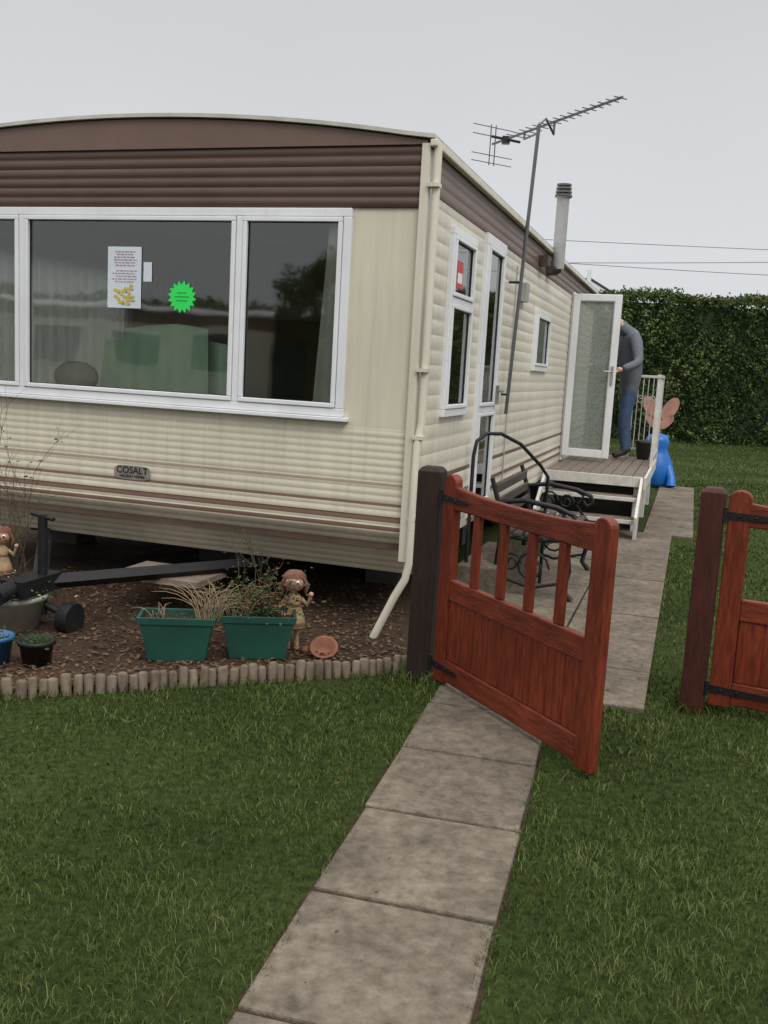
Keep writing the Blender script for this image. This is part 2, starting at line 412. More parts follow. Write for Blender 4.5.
# sticker, poster
b=B(); cx,cz=-1.42,1.84; vs=[(cx,-.016,cz)]
for i in range(32):
    r=.094 if i%2 else .070; a=2*math.pi*i/32+.05; vs.append((cx+r*math.cos(a),-.016,cz+r*math.sin(a)))
b.add(vs,[(0,1+i,1+(i+1)%32) for i in range(32)])
for k,q in enumerate((.03,.045,.035)): b.box((cx-q,-.0185,cz+.022-k*.022),(cx+q,-.0175,cz+.026-k*.022),1)
b.obj('window_sticker',[M('green_sticker',(.03,.80,.12),.5,.02),M('sticker_ink',(.02,.45,.07),.6)],car)
b=B(); b.box((-1.915,-.017,1.765),(-1.69,-.0155,2.115),0)
for k in range(12):
    z=2.085-k*.0155
    if k==6: continue
    x=-1.80-random.uniform(.05,.085); xe=-1.80+random.uniform(.05,.085)
    while x<xe:
        l=random.uniform(.010,.028); b.box((x,-.0195,z),(min(xe,x+l),-.0185,z+.0055),1); x+=l+.006
for (x,z) in ((-1.85,1.865),(-1.80,1.87),(-1.76,1.885),(-1.81,1.838),(-1.85,1.825),(-1.77,1.84),(-1.82,1.80),(-1.78,1.80),(-1.75,1.82)):
    a=random.uniform(0,3)
    for q in (-1,1): b.lathe([(0.001,0),(.014,.0)],8,2,Matrix.Translation((x+.011*q*math.cos(a),-.019-.0003*q,z+.011*q*math.sin(a)))@Matrix.Rotation(R(90),4,'X'),sx=1.0,sy=.7)
    b.lathe([(0.001,0),(.010,.0)],8,3,Matrix.Translation((x+.012,-.0185,z-.013))@Matrix.Rotation(R(90),4,'X'),sx=1.0,sy=.6)
b.box((-1.675,-.0165,1.92),(-1.62,-.0155,2.03),0)
b.obj('window_poster',[M('poster_paper',(.62,.68,.74),.6,.03),M('poster_ink',(.48,.33,.35),.6),M('poster_flower',(.58,.46,.08),.6),M('poster_leaf',(.16,.30,.12),.6)],car)
b=B(); vs=[]
for i in range(24):
    a=2*math.pi*i/24; vs.append((-1.735+.125*math.copysign(abs(math.cos(a))**.5,math.cos(a)),-.0085,.795+.043*math.copysign(abs(math.sin(a))**.5,math.sin(a))))
b.add(vs,[tuple(range(24))]); b.obj('maker_plate',[M('plate_grey',(.24,.22,.19),.5,.25,30)],car)
for nm,txt,sz,z in (('plate_lettering','COSALT',.058,.791),('plate_lettering_small','HOLIDAY HOMES',.022,.766)):
    tx=bpy.data.curves.new(nm,'FONT'); tx.body=txt; tx.size=sz; tx.align_x='CENTER'; tx.extrude=.001
    to=bpy.data.objects.new(nm,tx); scn.collection.objects.link(to); to.parent=car
    to.matrix_local=Matrix.Translation((-1.735,-.0105,z))@Matrix.Rotation(R(90),4,'X'); tx.materials.append(black)
# interior
b=B()
def drape(x0,x1,y,z0,z1,mi,amp=.02,fr=40):
    n=60; vs=[]
    for i in range(n+1):
        x=x0+(x1-x0)*i/n
        for k in range(5):
            q=k/4; vs.append((x+.05*(1-q)*((x-x0)/(x1-x0)-.5)*2,y-amp*math.sin(x*fr+q)*(1-.5*q)-.05*(1-q),z0+(z1-z0)*q+.02*math.sin(x*7)*(k==4)))
    b.add(vs,[(5*i+k,5*(i+1)+k,5*(i+1)+k+1,5*i+k+1) for i in range(n) for k in range(4)],mi,True)
drape(-2.10,-1.22,.22,.9,1.60,0,.025,34); drape(-1.92,-1.34,.17,.9,1.67,0,.03,28)
b.box((-2.06,.27,.9),(-1.26,.45,1.57),0)
b.box((-3.4,.12,.57),(-.15,.70,1.0),1); b.box((-3.4,.10,1.0),(-.15,.15,1.26),1)
drape(-3.12,-2.86,.07,1.2,2.33,2,.015,70); drape(-.56,-.45,.07,1.2,2.33,2,.015,70)
b.box((-1.0,.8,.57),(-.3,2.2,1.25),1); b.ball((-.7,.75,1.38),.13,2,n=16,sc=(1.2,.6,.9)); b.ball((-2.5,.5,1.33),.13,2,n=16,sc=(1.3,.6,.8))
b.lathe([(.001,0),(.08,0),(.02,.03),(.02,.3),(.14,.3),(.09,.5)],16,2,Matrix.Translation((-2.8,2.6,1.2))); b.box((-3.1,2.4,.57),(-2.5,2.9,1.2),1)
b.obj('sofa_and_throw',[M('green_throw',(.50,.68,.50),.9,.10),M('sofa_fabric',(.22,.17,.13),.9),M('curtain',(.60,.58,.50),.9)],car)
# net curtain added to dim the made-up opening that lights the interior
net=bpy.data.materials.new('added_net_curtain'); net.use_nodes=True; nt=net.node_tree
tr=nt.nodes.new('ShaderNodeBsdfTranslucent'); tr.inputs[0].default_value=(.42,.44,.40,1); df=nt.nodes.new('ShaderNodeBsdfDiffuse'); df.inputs[0].default_value=(.5,.5,.46,1)
wv=nt.nodes.new('ShaderNodeTexNoise'); wv.inputs['Scale'].default_value=30
mxn=nt.nodes.new('ShaderNodeMixShader'); nt.links.new(wv.outputs[0],mxn.inputs[0]); nt.links.new(tr.outputs[0],mxn.inputs[1]); nt.links.new(df.outputs[0],mxn.inputs[2]); nt.links.new(mxn.outputs[0],nt.nodes['Material Output'].inputs[0])
b=B(); vs=[]
for i in range(161):
    y=.5+2.2*i/160
    for z in (1.1,2.3): vs.append((-WID+.08+.018*math.sin(y*48)+.006*math.sin(y*131),y,z))
b.add(vs,[(2*i,2*i+2,2*i+3,2*i+1) for i in range(160)],0,True); b.obj('added_net_curtain',[net],car)
# open door leaf
dl=bpy.data.objects.new('open_door',None); scn.collection.objects.link(dl); dl.parent=car
dl.matrix_local=Matrix.Translation((.03,6.16,0))@Matrix.Rotation(R(-4),4,'Z')
b=B(); w=.535; z0,z1=.62,2.45; fw=.075
b.box((0,-.025,z0),(fw,.025,z1)); b.box((w-fw,-.025,z0),(w,.025,z1)); b.box((fw,-.025,z0),(w-fw,.025,z0+.09)); b.box((fw,-.025,z1-fw),(w-fw,.025,z1))
b.obj('leaf_frame',[white],dl,.006)
b=B(); k=.008; xa,xb,za,zb=fw,w-fw,z0+.09,z1-fw
b.box((xa,-.020,za),(xb,-.010,za+k)); b.box((xa,-.020,zb-k),(xb,-.010,zb)); b.box((xa,-.020,za+k),(xa+k,-.010,zb-k)); b.box((xb-k,-.020,za+k),(xb,-.010,zb-k)); b.obj('pane_gasket',[greyf],dl)
# frosted pane: partly see-through textured glass
fr=bpy.data.materials.new('frosted_glass'); fr.use_nodes=True; nt=fr.node_tree; pb=nt.nodes['Principled BSDF']
pb.inputs['Base Color'].default_value=(.42,.46,.43,1); pb.inputs['Roughness'].default_value=.35; pb.inputs['Transmission Weight'].default_value=.35; pb.inputs['IOR'].default_value=1.15
vo=nt.nodes.new('ShaderNodeTexVoronoi'); vo.inputs['Scale'].default_value=45
tcn=nt.nodes.new('ShaderNodeTexCoord'); nt.links.new(tcn.outputs['Object'],vo.inputs['Vector'])
bb=nt.nodes.new('ShaderNodeBump'); bb.inputs['Strength'].default_value=.5; bb.inputs['Distance'].default_value=.004
nt.links.new(vo.outputs[0],bb.inputs['Height']); nt.links.new(bb.outputs[0],pb.inputs['Normal'])
tp=nt.nodes.new('ShaderNodeBsdfTransparent'); tp.inputs[0].default_value=(.85,.88,.85,1)
mf=nt.nodes.new('ShaderNodeMapRange'); mf.inputs['To Min'].default_value=.25; mf.inputs['To Max'].default_value=.65; nt.links.new(vo.outputs[0],mf.inputs['Value'])
mg=nt.nodes.new('ShaderNodeMixShader'); nt.links.new(mf.outputs[0],mg.inputs[0]); nt.links.new(pb.outputs[0],mg.inputs[1]); nt.links.new(tp.outputs[0],mg.inputs[2]); nt.links.new(mg.outputs[0],nt.nodes['Material Output'].inputs[0])
b=B(); b.box((fw,-.004,z0+.09),(w-fw,.004,z1-fw)); b.obj('frosted_pane',[fr],dl)
b=B(); b.box((w-.05,-.04,1.45),(w-.025,-.026,1.66)); b.tube([(w-.038,-.03,1.6),(w-.038,-.065,1.6),(w-.13,-.065,1.6)],.009); b.obj('handle',[alu],dl)
b=B()
for a,c in (((.008,6.16,.56),(.035,6.198,2.47)),((.008,6.822,.56),(.03,6.86,2.47)),((.008,6.2,2.431),(.03,6.82,2.47)),((-.1,6.2,.56),(.05,6.82,.60))): b.box(a,c)
b.obj('door_frame',[white],car,.004)
# flue
b=B(); fx,fy=.10,4.2
b.tube([(fx,fy,2.50),(fx,fy,3.14)],.058,16); b.tube([(fx,fy,3.14),(fx,fy,3.15)],[.058,.080],16)
for k in range(4): b.tube([(fx,fy,3.155+k*.032),(fx,fy,3.170+k*.032)],.080-.004*k,16,2)
b.tube([(fx,fy,3.14),(fx,fy,3.27)],.045,12,2)
b.tube([(-.02,fy,2.50),(fx-.02,fy,2.50),(fx,fy,2.52)],.058,12,1); b.box((.016,fy-.09,2.46),(.06,fy+.09,2.57),1); b.box((.016,fy-.55,2.48),(.09,fy-.38,2.56),1)
b.obj('flue_pipe',[greyf,M('flue_brown',(.06,.04,.03),.6),M('flue_cowl',(.12,.12,.12),.5,.3)],car)
# chassis
b=B()
for x in (-.9,-2.67): b.box((x-.04,.3,.30),(x+.04,LEN-.2,.49))
for y in (1.2,3.6,6.0,8.0): b.box((-WID+.2,y,.38),(-.2,y+.06,.46))
for y in (1.3,3.2,5.5,7.9):
    for x in (-.5,-1.8,-3.1): b.box((x-.12,y-.12,0),(x+.12,y+.12,.38),1)
for x in (-.45,-3.1):
    b.tube([(x-.09,4.4,.3),(x+.09,4.4,.3)],.3,24,0)
b.obj('chassis',[black,M('block_pier',(.07,.065,.06),.9)],car)
hc=(-1.785,-.80)
b=B()
b.tube([(hc[0],hc[1],.27),(-.95,.35,.27)],.042,4,0,smooth=False); b.tube([(hc[0],hc[1],.27),(-2.62,.35,.33)],.042,4,0,smooth=False)
b.box((hc[0]-.07,hc[1]-.22,.23),(hc[0]+.07,hc[1]+.10,.32)); b.tube([(hc[0],hc[1]-.22,.28),(hc[0],hc[1]-.34,.26)],[.045,.05],10)
b.tube([(hc[0]+.02,hc[1]+.0,.10),(hc[0]+.02,hc[1],.64)],.026,10); b.tube([(hc[0]-.05,hc[1],.64),(hc[0]+.09,hc[1],.62)],.012,8)
b.tube([(hc[0]+.14,hc[1]+.02,.09),(hc[0]+.21,hc[1]+.02,.09)],.085,18)
b.tube([(hc[0]+.02,hc[1]+.0,.16),(hc[0]+.17,hc[1]+.02,.1)],.02,8)
b.obj('drawbar_hitch',[black],car)
b=B(); b.box((-1.70,-.25,.20),(-1.15,.12,.235)); b.obj('plank',[M('old_board',(.22,.17,.13),.9,.3)],car)
b=B(); b.tube([(.018,2.62,2.35),(.018,2.62,.6)],.006,6); b.box((.01,2.9,2.1),(.05,3.05,2.25)); b.obj('wall_cable',[greyf],car)
b=B(); b.box((.02,1.2,.0),(.34,2.2,.22)); b.obj('door_step',[slabm],car,.01)
b=B(); b.tube([(.06,1.30,.2),(.06,1.30,.95),(.07,1.33,1.05),(.12,1.40,1.10),(.20,1.50,1.10),(.32,1.62,1.03),(.45,1.75,.88),(.50,1.80,.80),(.50,1.80,.03)],.013,8)
b.tube([(.07,1.31,.6),(.5,1.8,.55)],.010,8); b.obj('door_handrail',[black],car)

# ------------------------------------------------------------ TV aerial
ae=empty('tv_aerial',Matrix())
b=B(); p0=W(2.4,.05,1.2); p1=Vector((.985,7.38,3.34))
b.tube([p0,p1],.014,8)
A=Vector((.72,8.15,3.36)); Z=Vector((1.47,6.86,3.42))
bd=(Z-A).normalized(); sd=Vector((bd.y,-bd.x,0)).normalized()
b.tube([A,Z],.010,6)
def on(s): return A+bd*s
L=(Z-A).length
b.tube([p1,p1+Vector((.05,.02,.05)),on(.78)-Vector((0,0,.09)),on(.78)],.010,8)
b.tube([p1-Vector((0,0,.06)),on(.42)-Vector((0,0,.05)),on(.42)],.008,6)
for i in range(16):
    s=.30+i*(L-.32)/15; l=.085-.0018*i
    b.tube([on(s)-sd*l,on(s)+sd*l],.004,5)
for k in (-.15,-.09,.06,.13):
    c=A+Vector((0,0,k)); b.tube([c-sd*.2,c+sd*.2],.004,5)
for q in (-.08,.08): b.tube([A+sd*q*.3-Vector((0,0,.17)),A+sd*q*.3+Vector((0,0,.15))],.005,5)
c=on(.18); b.tube([c-sd*.14,c+sd*.14],.011,6,1); b.box(c-Vector((.03,.03,.035)),c+Vector((.03,.03,.02)),1)
b.obj('mast_and_yagi',[M('aerial_metal',(.15,.15,.16),.4,.1,metal=.6),black],ae)
for z in (1.35,2.2):
    q=p0.lerp(p1,(z-1.2)/2.14)
    bb2=B(); bb2.tube([q,W(2.4,0,z)],.01,6); bb2.obj('bracket',[black],ae)

# ------------------------------------------------------------ gates
def gate(name,mw,L=1.2,panelled=False,strap=.2):
    e=empty(name,mw); b=B(); st=.095
    def stile(x,top):
        n=8; pr=[(x,.03),(x+st,.03),(x+st,top-.035)]+[(x+st/2+st/2*math.cos(math.pi*i/n),top-.035+.035*math.sin(math.pi*i/n)) for i in range(1,n)]+[(x,top-.035)]
        m_=len(pr); b.add([(p[0],-.022,p[1]) for p in pr]+[(p[0],.022,p[1]) for p in pr],[tuple(range(m_)),tuple(range(2*m_-1,m_-1,-1))]+[(i,m_+i,m_+(i+1)%m_,(i+1)%m_) for i in range(m_)],0)
    stile(0,1.03); stile(L-st,1.005)
    n=20; vs=[]
    for i in range(n+1):
        q=i/n; x=st+(L-2*st)*q; z=.955+.022*abs(2*q-1)**3
        vs+=[(x,-.018,.868),(x,-.018,z),(x,.018,z),(x,.018,.868)]
    fs=[]
    for i in range(n):
        a=4*i; fs+=[(a,a+4,a+5,a+1),(a+1,a+5,a+6,a+2),(a+2,a+6,a+7,a+3),(a+3,a+7,a+4,a)]
    b.add(vs,fs,1)
    b.box((st,-.018,.440),(L-st,.018,.540),1); b.box((st,-.018,.045),(L-st,.018,.15),1)
    ow=(L-2*st-4*.05)/5
    for i in range(1,5):
        x=st+i*ow+(i-1)*.05; b.box((x,-.013,.540),(x+.05,.013,.868),0)
    n=9; bw=(L-2*st)/n
    if panelled: b.box((L/2-.04,-.017,.15),(L/2+.04,.017,.440),0)
    for i in range(n):
        x=st+i*bw; b.box((x+.002,-.011,.15),(x+bw-.002,.010,.440),0)
    b.box((st,-.007,.15),(L-st,.007,.440),0)
    b.obj('timber_frame',[gatem,gatemh],e,.006)
    h=B()
    for z in (.915,.11):
        x0=-.05; h.add([(x0,-.0285,z-.018),(strap,-.0285,z-.007),(strap+.015,-.0285,z),(strap,-.0285,z+.007),(x0,-.0285,z+.018),
                        (x0,-.0225,z-.018),(strap,-.0225,z-.007),(strap+.015,-.0225,z),(strap,-.0225,z+.007),(x0,-.0225,z+.018)],
                       [(0,1,2,3,4),(9,8,7,6,5),(0,5,6,1),(1,6,7,2),(2,7,8,3),(3,8,9,4),(4,9,5,0)])
        h.tube([(-.012,-.03,z-.035),(-.012,-.03,z+.035)],.010,10)
        for x in (.05,.12): h.ball((x,-.029,z),.006)
        h.box((-.06,-.032,z-.025),(-.012,-.024,z+.025))
    h.obj('strap_hinges',[black],e)
    return e
ga=math.atan2(3.42-4.44,.835-.30)
gate('garden_gate',frame(.296,4.445,.0,ga),1.175)
def post(name,x,y,ang,m,h=1.05,s=.115):
    b=B(); q=s/2; b.box((-q,-q,-.05),(q,q,h-.02)); 
    b.add([(-q,-q,h-.02),(q,-q,h-.02),(q,q,h-.02),(-q,q,h-.02),(-q*.7,-q*.7,h),(q*.7,-q*.7,h),(q*.7,q*.7,h),(-q*.7,q*.7,h)],[(4,5,6,7),(0,1,5,4),(1,2,6,5),(2,3,7,6),(3,0,4,7)])
    b.obj(name,[m],None,.004,frame(x,y,0,ang))
post('gate_post',.222,4.52,CA,postm)
post('gate_post',1.49,4.28,CA-.1,rpostm,s=.105)
g2a=math.atan2(-.16,.32)
gate('garden_gate',frame(1.548,4.235,.02,g2a),panelled=True,strap=.35)
post('gate_post',1.548+1.28*math.cos(g2a),4.235+1.28*math.sin(g2a),g2a,rpostm)

# ------------------------------------------------------------ garden bench
be=empty('garden_bench',CW@Matrix.Translation((.22,1.35,.026)))
b=B()
for y in (0,1.15):
    b.tube([(.02,y,0),(.04,y,.2),(.06,y,.4),(.03,y,.6),(-.03,y,.78)],[.022,.018,.02,.018,.016],8)
    b.tube([(.56,y,0),(.50,y,.06),(.53,y,.2),(.50,y,.4)],[.024,.018,.018,.02],8)
    b.tube([(.06,y,.40),(.28,y,.385),(.50,y,.41)],.016,8)
    b.tube([(.02,y,.62),(.2,y,.65),(.42,y,.62),(.53,y,.58),(.55,y,.53),(.50,y,.50),(.47,y,.54)],[.016,.018,.018,.016,.014,.012,.01],8)
    b.tube([(.50,y,.40),(.42,y,.50),(.47,y,.58),(.38,y,.63)],.012,6)
    for cx_,cz_,r_ in ((.20,.52,.08),(.34,.52,.06),(.28,.2,.12),(.14,.22,.07)):
        b.tube([(cx_+r_*(1-k/22)*math.cos(k*.6),y,cz_+r_*(1-k/22)*math.sin(k*.6)) for k in range(18)],.009,6)
    b.tube([(.05,y,.12),(.28,y,.06),(.51,y,.12)],.012,6)
b.obj('cast_iron_ends',[black],be)
b=B()
for i in range(6): x=.06+i*.078; b.box((x,-.02,.405),(x+.055,1.17,.428))
for i in range(3):
    z=.50+i*.09; x=.045-(z-.45)*.2; b.box((x,-.01,z),(x+.018,1.16,z+.06))
b.obj('slats',[M('weathered_slats',(.055,.042,.033),.8,.3,12)],be,.004)

# ------------------------------------------------------------ deck with steps
de=empty('deck_with_steps',CW)
b=B(); DZ=.57
for i in range(9):
    w0=.06+i*.108; b.box((w0,4.75,DZ-.03),(w0+.100,7.3,DZ),0)
b.box((.05,4.725,DZ-.10),(1.03,4.748,DZ+.002),1); b.box((1.033,4.725,DZ-.12),(1.06,7.32,DZ+.002),1); b.box((.05,7.302,DZ-.12),(1.03,7.32,DZ),1)
for k,(tz,ty) in enumerate(((.385,4.50),(.20,4.25))):
    b.box((.08,ty,tz-.03),(1.0,ty+.27,tz),0); b.box((.08,ty-.012,tz-.035),(1.0,ty-.001,tz+.003),1)
for w0 in (.05,1.003):
    b.add([(w0,4.20,.0),(w0+.028,4.20,.0),(w0+.028,4.32,.0),(w0,4.32,.0),(w0,4.17,.24),(w0+.028,4.17,.24),(w0+.028,4.72,DZ-.0),(w0,4.72,DZ-.0),(w0,4.72,DZ-.16),(w0+.028,4.72,DZ-.16)],
          [(0,1,5,4),(1,2,9,6,5),(0,4,7,8,3),(4,5,6,7),(2,3,8,9),(6,9,8,7),(0,3,2,1)],1)
for w0 in (.10,.98):
    for t0 in (4.80,6.0,7.2): b.box((w0-.035,t0,0),(w0+.035,t0+.07,DZ-.031),1)
b.box((.14,4.9,.02),(.94,4.92,DZ-.04),2)  # dark sheet stands in for the shade beneath the deck
b.obj('deck_frame',[deckm,offw,M('under_deck_shade',(.03,.025,.02),.9)],de,.004)
b=B(); H=DZ+.99; xr=1.045
for t0 in (6.03,7.29): b.box((xr-.018,t0-.018,DZ+.003),(xr+.018,t0+.018,H),0)
b.box((xr-.02,6.0,H),(xr+.02,7.31,H+.035)); b.box((xr-.012,6.05,DZ+.09),(xr+.012,7.27,DZ+.12))
k=6.15
while k<7.25: b.tube([(xr,k,DZ+.11),(xr,k,H)],.008,6); k+=.12
b.box((.70-.018,7.272,DZ+.003),(.718,7.308,H),0)
b.box((.68,7.275,H),(xr-.021,7.308,H+.033)); b.box((.68,7.28,DZ+.09),(xr-.02,7.30,DZ+.12))
k=.76
while k<1.0: b.tube([(k,7.29,DZ+.11),(k,7.29,H)],.007,6); k+=.06
for c in (.80,.93):
    b.tube([(c+.05*(1-j/20)*math.cos(j*.6),7.27,DZ+.72+.06*(1-j/20)*math.sin(j*.6)) for j in range(16)],.006,5)
b.obj('white_railing',[offw],de,.003)
b=B(); b.lathe([(.001,0),(.07,0),(.10,.20),(.11,.20),(.11,.23),(.09,.23),(.08,.2),(.001,.2)],16,0,Matrix.Translation((.90,7.1,DZ)))
b.obj('plant_pot',[M('dark_pot',(.06,.05,.045),.7)],de)

# blue toy / butterfly
te=empty('butterfly_toy',frame(3.93,13.9,0,-.3)@Matrix.Scale(.88,4))
b=B(); b.lathe([(.001,0),(.20,0),(.26,.08),(.29,.25),(.27,.42),(.20,.55),(.17,.66),(.20,.76),(.15,.86),(.001,.90)],24)
b.tube([(-.2,-.1,.35),(-.28,-.2,.18),(-.29,-.24,.05)],[.08,.07,.08],12); b.tube([(.2,-.1,.35),(.27,-.2,.18),(.28,-.24,.05)],[.08,.07,.08],12)
b.obj('blue_body',[bluep],te)
b=B()
for s in (-1,1):
    for (cx_,cz_,rx,rz) in ((.15*s,1.30,.12,.19),(.11*s,1.08,.09,.12)):
        pr=[(cx_+rx*math.cos(a*.2618)+ .07*s*math.sin(a*.2618),cz_+rz*math.sin(a*.2618)) for a in range(24)]
        vs=[(p[0],-.02-.1*abs(p[0]),p[1]) for p in pr]+[(p[0],.02-.1*abs(p[0]),p[1]) for p in pr]
        b.add(vs,[tuple(range(24)),tuple(range(47,23,-1))]+[(i,(i+1)%24,24+(i+1)%24,24+i) for i in range(24)])
b.tube([(0,0,.86),(0,0,1.0),(0,0,1.38)],[.03,.035,.02],10)
b.obj('wings',[pinkp],te)

# ------------------------------------------------------------ planters
def planter(name,x,y,ang,L=.37,Wd=.19,H=.225):
    e=empty(name,frame(x,y,.03,ang)); b=B()
    def ring(l,w,z): return [(-l/2,-w/2,z),(l/2,-w/2,z),(l/2,w/2,z),(-l/2,w/2,z)]
    rs=[ring(L*.74,Wd*.7,0),ring(L*.93,Wd*.93,H*.84),ring(L*1.0,Wd*1.0,H*.84),ring(L*1.02,Wd*1.02,H),ring(L*.94,Wd*.92,H),ring(L*.92,Wd*.9,H-.03)]
    vs=sum(rs,[]); fs=[(3,2,1,0)]
    for i in range(5):
        for k in range(4): fs.append((4*i+k,4*i+(k+1)%4,4*i+4+(k+1)%4,4*i+4+k))
    b.add(vs,fs); b.obj('trough',[greenp],e,.008)
    b=B(); q=ring(L*.92,Wd*.9,H-.03); b.add(q,[(0,1,2,3)]); b.obj('compost',[soilm],e)
    return e
strawm=M('dry_grass',(.30,.22,.13),.9,.3,30); leafg=M('planter_leaf',(.05,.085,.025),.7,.4,30,spec=.2); twigm=M('twig',(.09,.06,.045),.9,.3,30); leafr=M('russet_leaf',(.16,.07,.04),.7,.4,30,spec=.2)
pa=planter('planter_trough',-.98,4.53,.10); pc=planter('planter_trough',-.60,4.64,.12)
def arcs(b,cx,cy,cz,n,lo,hi,spread,mi,r=.0022,droop=1.0):
    for i in range(n):
        a=random.uniform(0,6.28); l=random.uniform(lo,hi); s=spread*random.uniform(.2,1)
        x0=cx+random.uniform(-.06,.06); y0=cy+random.uniform(-.03,.03); pts=[]
        for k in range(6):
            q=k/5; pts.append((x0+math.cos(a)*s*q**1.5,y0+math.sin(a)*s*.7*q**1.5,cz+l*(q-.45*droop*q**2.6)))
        b.tube(pts,[r,r,r*.9,r*.8,r*.6,r*.3],4,mi,cap=False)
def leaves(b,cx,cy,cz,n,sx,sy,sz,s,mi):
    for i in range(n):
        p=Vector((cx+random.gauss(0,sx),cy+random.gauss(0,sy),cz+abs(random.gauss(0,sz))))
        m=Matrix.Translation(p)@Matrix.Rotation(random.uniform(0,6.28),4,'Z')@Matrix.Rotation(random.uniform(-1.2,1.2),4,'X')
        q=s*random.uniform(.6,1.3)
        b.add([(-q,0,0),(-q*.3,-q*.45,.003),(q*.5,-q*.4,.003),(q*1.1,0,-.004),(q*.5,q*.4,.003),(-q*.3,q*.45,.003)],[(0,1,2,3,4,5)],mi,False,m)
b=B(); arcs(b,.15,0,.2,55,.15,.32,.26,0); arcs(b,-.08,0,.2,10,.06,.12,.1,0,.0015); leaves(b,-.05,0,.19,60,.09,.04,.015,.010,1); b.obj('plants',[strawm,leafg],pa)
b=B(); arcs(b,-.1,0,.2,28,.12,.30,.22,0); arcs(b,.08,0,.2,18,.1,.26,.12,2,.002,.3); leaves(b,.0,0,.2,420,.11,.06,.10,.014,1); leaves(b,.0,0,.24,180,.12,.06,.08,.012,3); b.obj('plants',[strawm,leafg,twigm,leafr],pc)

# ------------------------------------------------------------ doll ornaments
skinc=M('ornament_face',(.46,.27,.17),.6,.15,10); strawd=M('ornament_straw',(.34,.24,.13),.8,.35,30); redc=M('ornament_brown',(.17,.075,.045),.75,.35,20); whc=M('eye_white',(.8,.8,.78),.4)
def doll(name,x,y,z,ang,sc=1):
    e=empty(name,frame(x,y,z,ang)@Matrix.Scale(sc,4)); b=B()
    for s in (-1,1):
        b.tube([(.022*s,0,0.012),(.022*s,0,.09),(.020*s,0,.15)],[.013,.011,.013],8,1); b.ball((.024*s,-.015,.012),.018,2,sc=(1,1.5,.7))
        b.tube([(.035*s,0,.265),(.07*s,-.01,.22),(.045*s,-.045,.19)] if s<0 else [(.035,0,.265),(.072,-.005,.235),(.085,-.02,.285)],[.014,.012,.010],8,1)
        b.ball((.045*s,-.05,.188) if s<0 else (.087,-.022,.295),.013,0)
    b.lathe([(.001,.12),(.066,.12),(.070,.125),(.055,.18),(.036,.235),(.042,.265),(.030,.285),(.014,.295),(.014,.31)],18,1)
    b.lathe([(.0665,.130),(.0705,.137),(.064,.150)],18,2)
    b.lathe([(.040,.228),(.041,.236),(.039,.243)],18,2)
    b.ball((0,0,.352),.052,0,sc=(1.05,.95,1.0),n=18)
    b.lathe([(.057,-.012),(.060,.008),(.055,.028),(.035,.046),(.001,.052)],18,2,Matrix.Translation((0,.012,.360))@Matrix.Rotation(R(-22),4,'X'))
    for k in range(14):
        a=math.pi*k/13; b.tube([(.05*math.cos(a),-.012,.352+.05*math.sin(a)),(.056*math.cos(a),-.03,.345+.047*math.sin(a))],[.008,.004],6,2)
    for s in (-1,1):
        b.ball((.019*s,-.045,.356),.010,3); b.ball((.019*s,-.052,.355),.0065,4)
        b.tube([(.05*s,.005,.36),(.064*s,0,.33),(.058*s,0,.295)],[.012,.014,.006],8,2)
        b.ball((.032*s,-.040,.336),.009,2,sc=(1,.4,.8))
    b.ball((0,-.053,.345),.006,2); b.tube([(-.014,-.047,.328),(0,-.051,.323),(.014,-.047,.328)],.0025,5,2)
    b.obj('figure',[skinc,strawd,redc,whc,black],e)
    return e
doll('girl_ornament',-.44,4.78,.03,.05,1.02)
doll('girl_ornament',-2.02,4.95,.20,.25,.88)
b=B(); b.lathe([(.001,0),(.13,0),(.175,.19),(.19,.19),(.19,.215),(.165,.215),(.15,.17),(.001,.17)],22,0,Matrix.Translation((-1.95,4.90,.0)))
b.obj('stone_tub',[M('tub_stone',(.40,.40,.34),.8,.2,15)])
b=B(); leaves(b,-1.95,4.88,.2,320,.10,.08,.05,.012,0); leaves(b,-1.95,4.86,.22,90,.10,.08,.05,.010,1); b.obj('tub_plant',[leafg,M('cream_flower',(.5,.48,.3),.7)])
b=B(); T=Matrix.Translation((-1.60,4.32,.01)); b.lathe([(.001,0),(.06,0),(.078,.12),(.088,.12),(.088,.14),(.076,.14),(.07,.11),(.001,.11)],20,0,T)
b.obj('black_pot',[black]); b=B(); arcs(b,-1.60,4.32,.11,36,.05,.13,.09,0,.002); leaves(b,-1.60,4.32,.12,80,.04,.03,.02,.011,0); b.obj('pot_plant',[leafg])
b=B(); T=Matrix.Translation((-1.80,4.32,.01)); b.lathe([(.001,0),(.065,0),(.085,.13),(.093,.13),(.093,.15),(.08,.15),(.07,.11),(.001,.11)],20,0,T)
b.obj('blue_pot',[M('blue_glaze',(.02,.10,.22),.3)])
b=B(); leaves(b,-1.80,4.32,.13,90,.04,.04,.03,.011,0); b.obj('pot_plant',[leafg])
b=B(); m=Matrix.Translation((-.27,4.72,.05))@Matrix.Rotation(R(35),4,'X'); b.lathe([(.001,-.03),(.05,-.03),(.070,.02),(.075,.03),(.060,.03),(.040,-.015),(.001,-.015)],20,0,m); b.ball((-.36,4.74,.04),.022,0,sc=(1.4,1,1)); b.obj('terracotta_bowl',[terra])
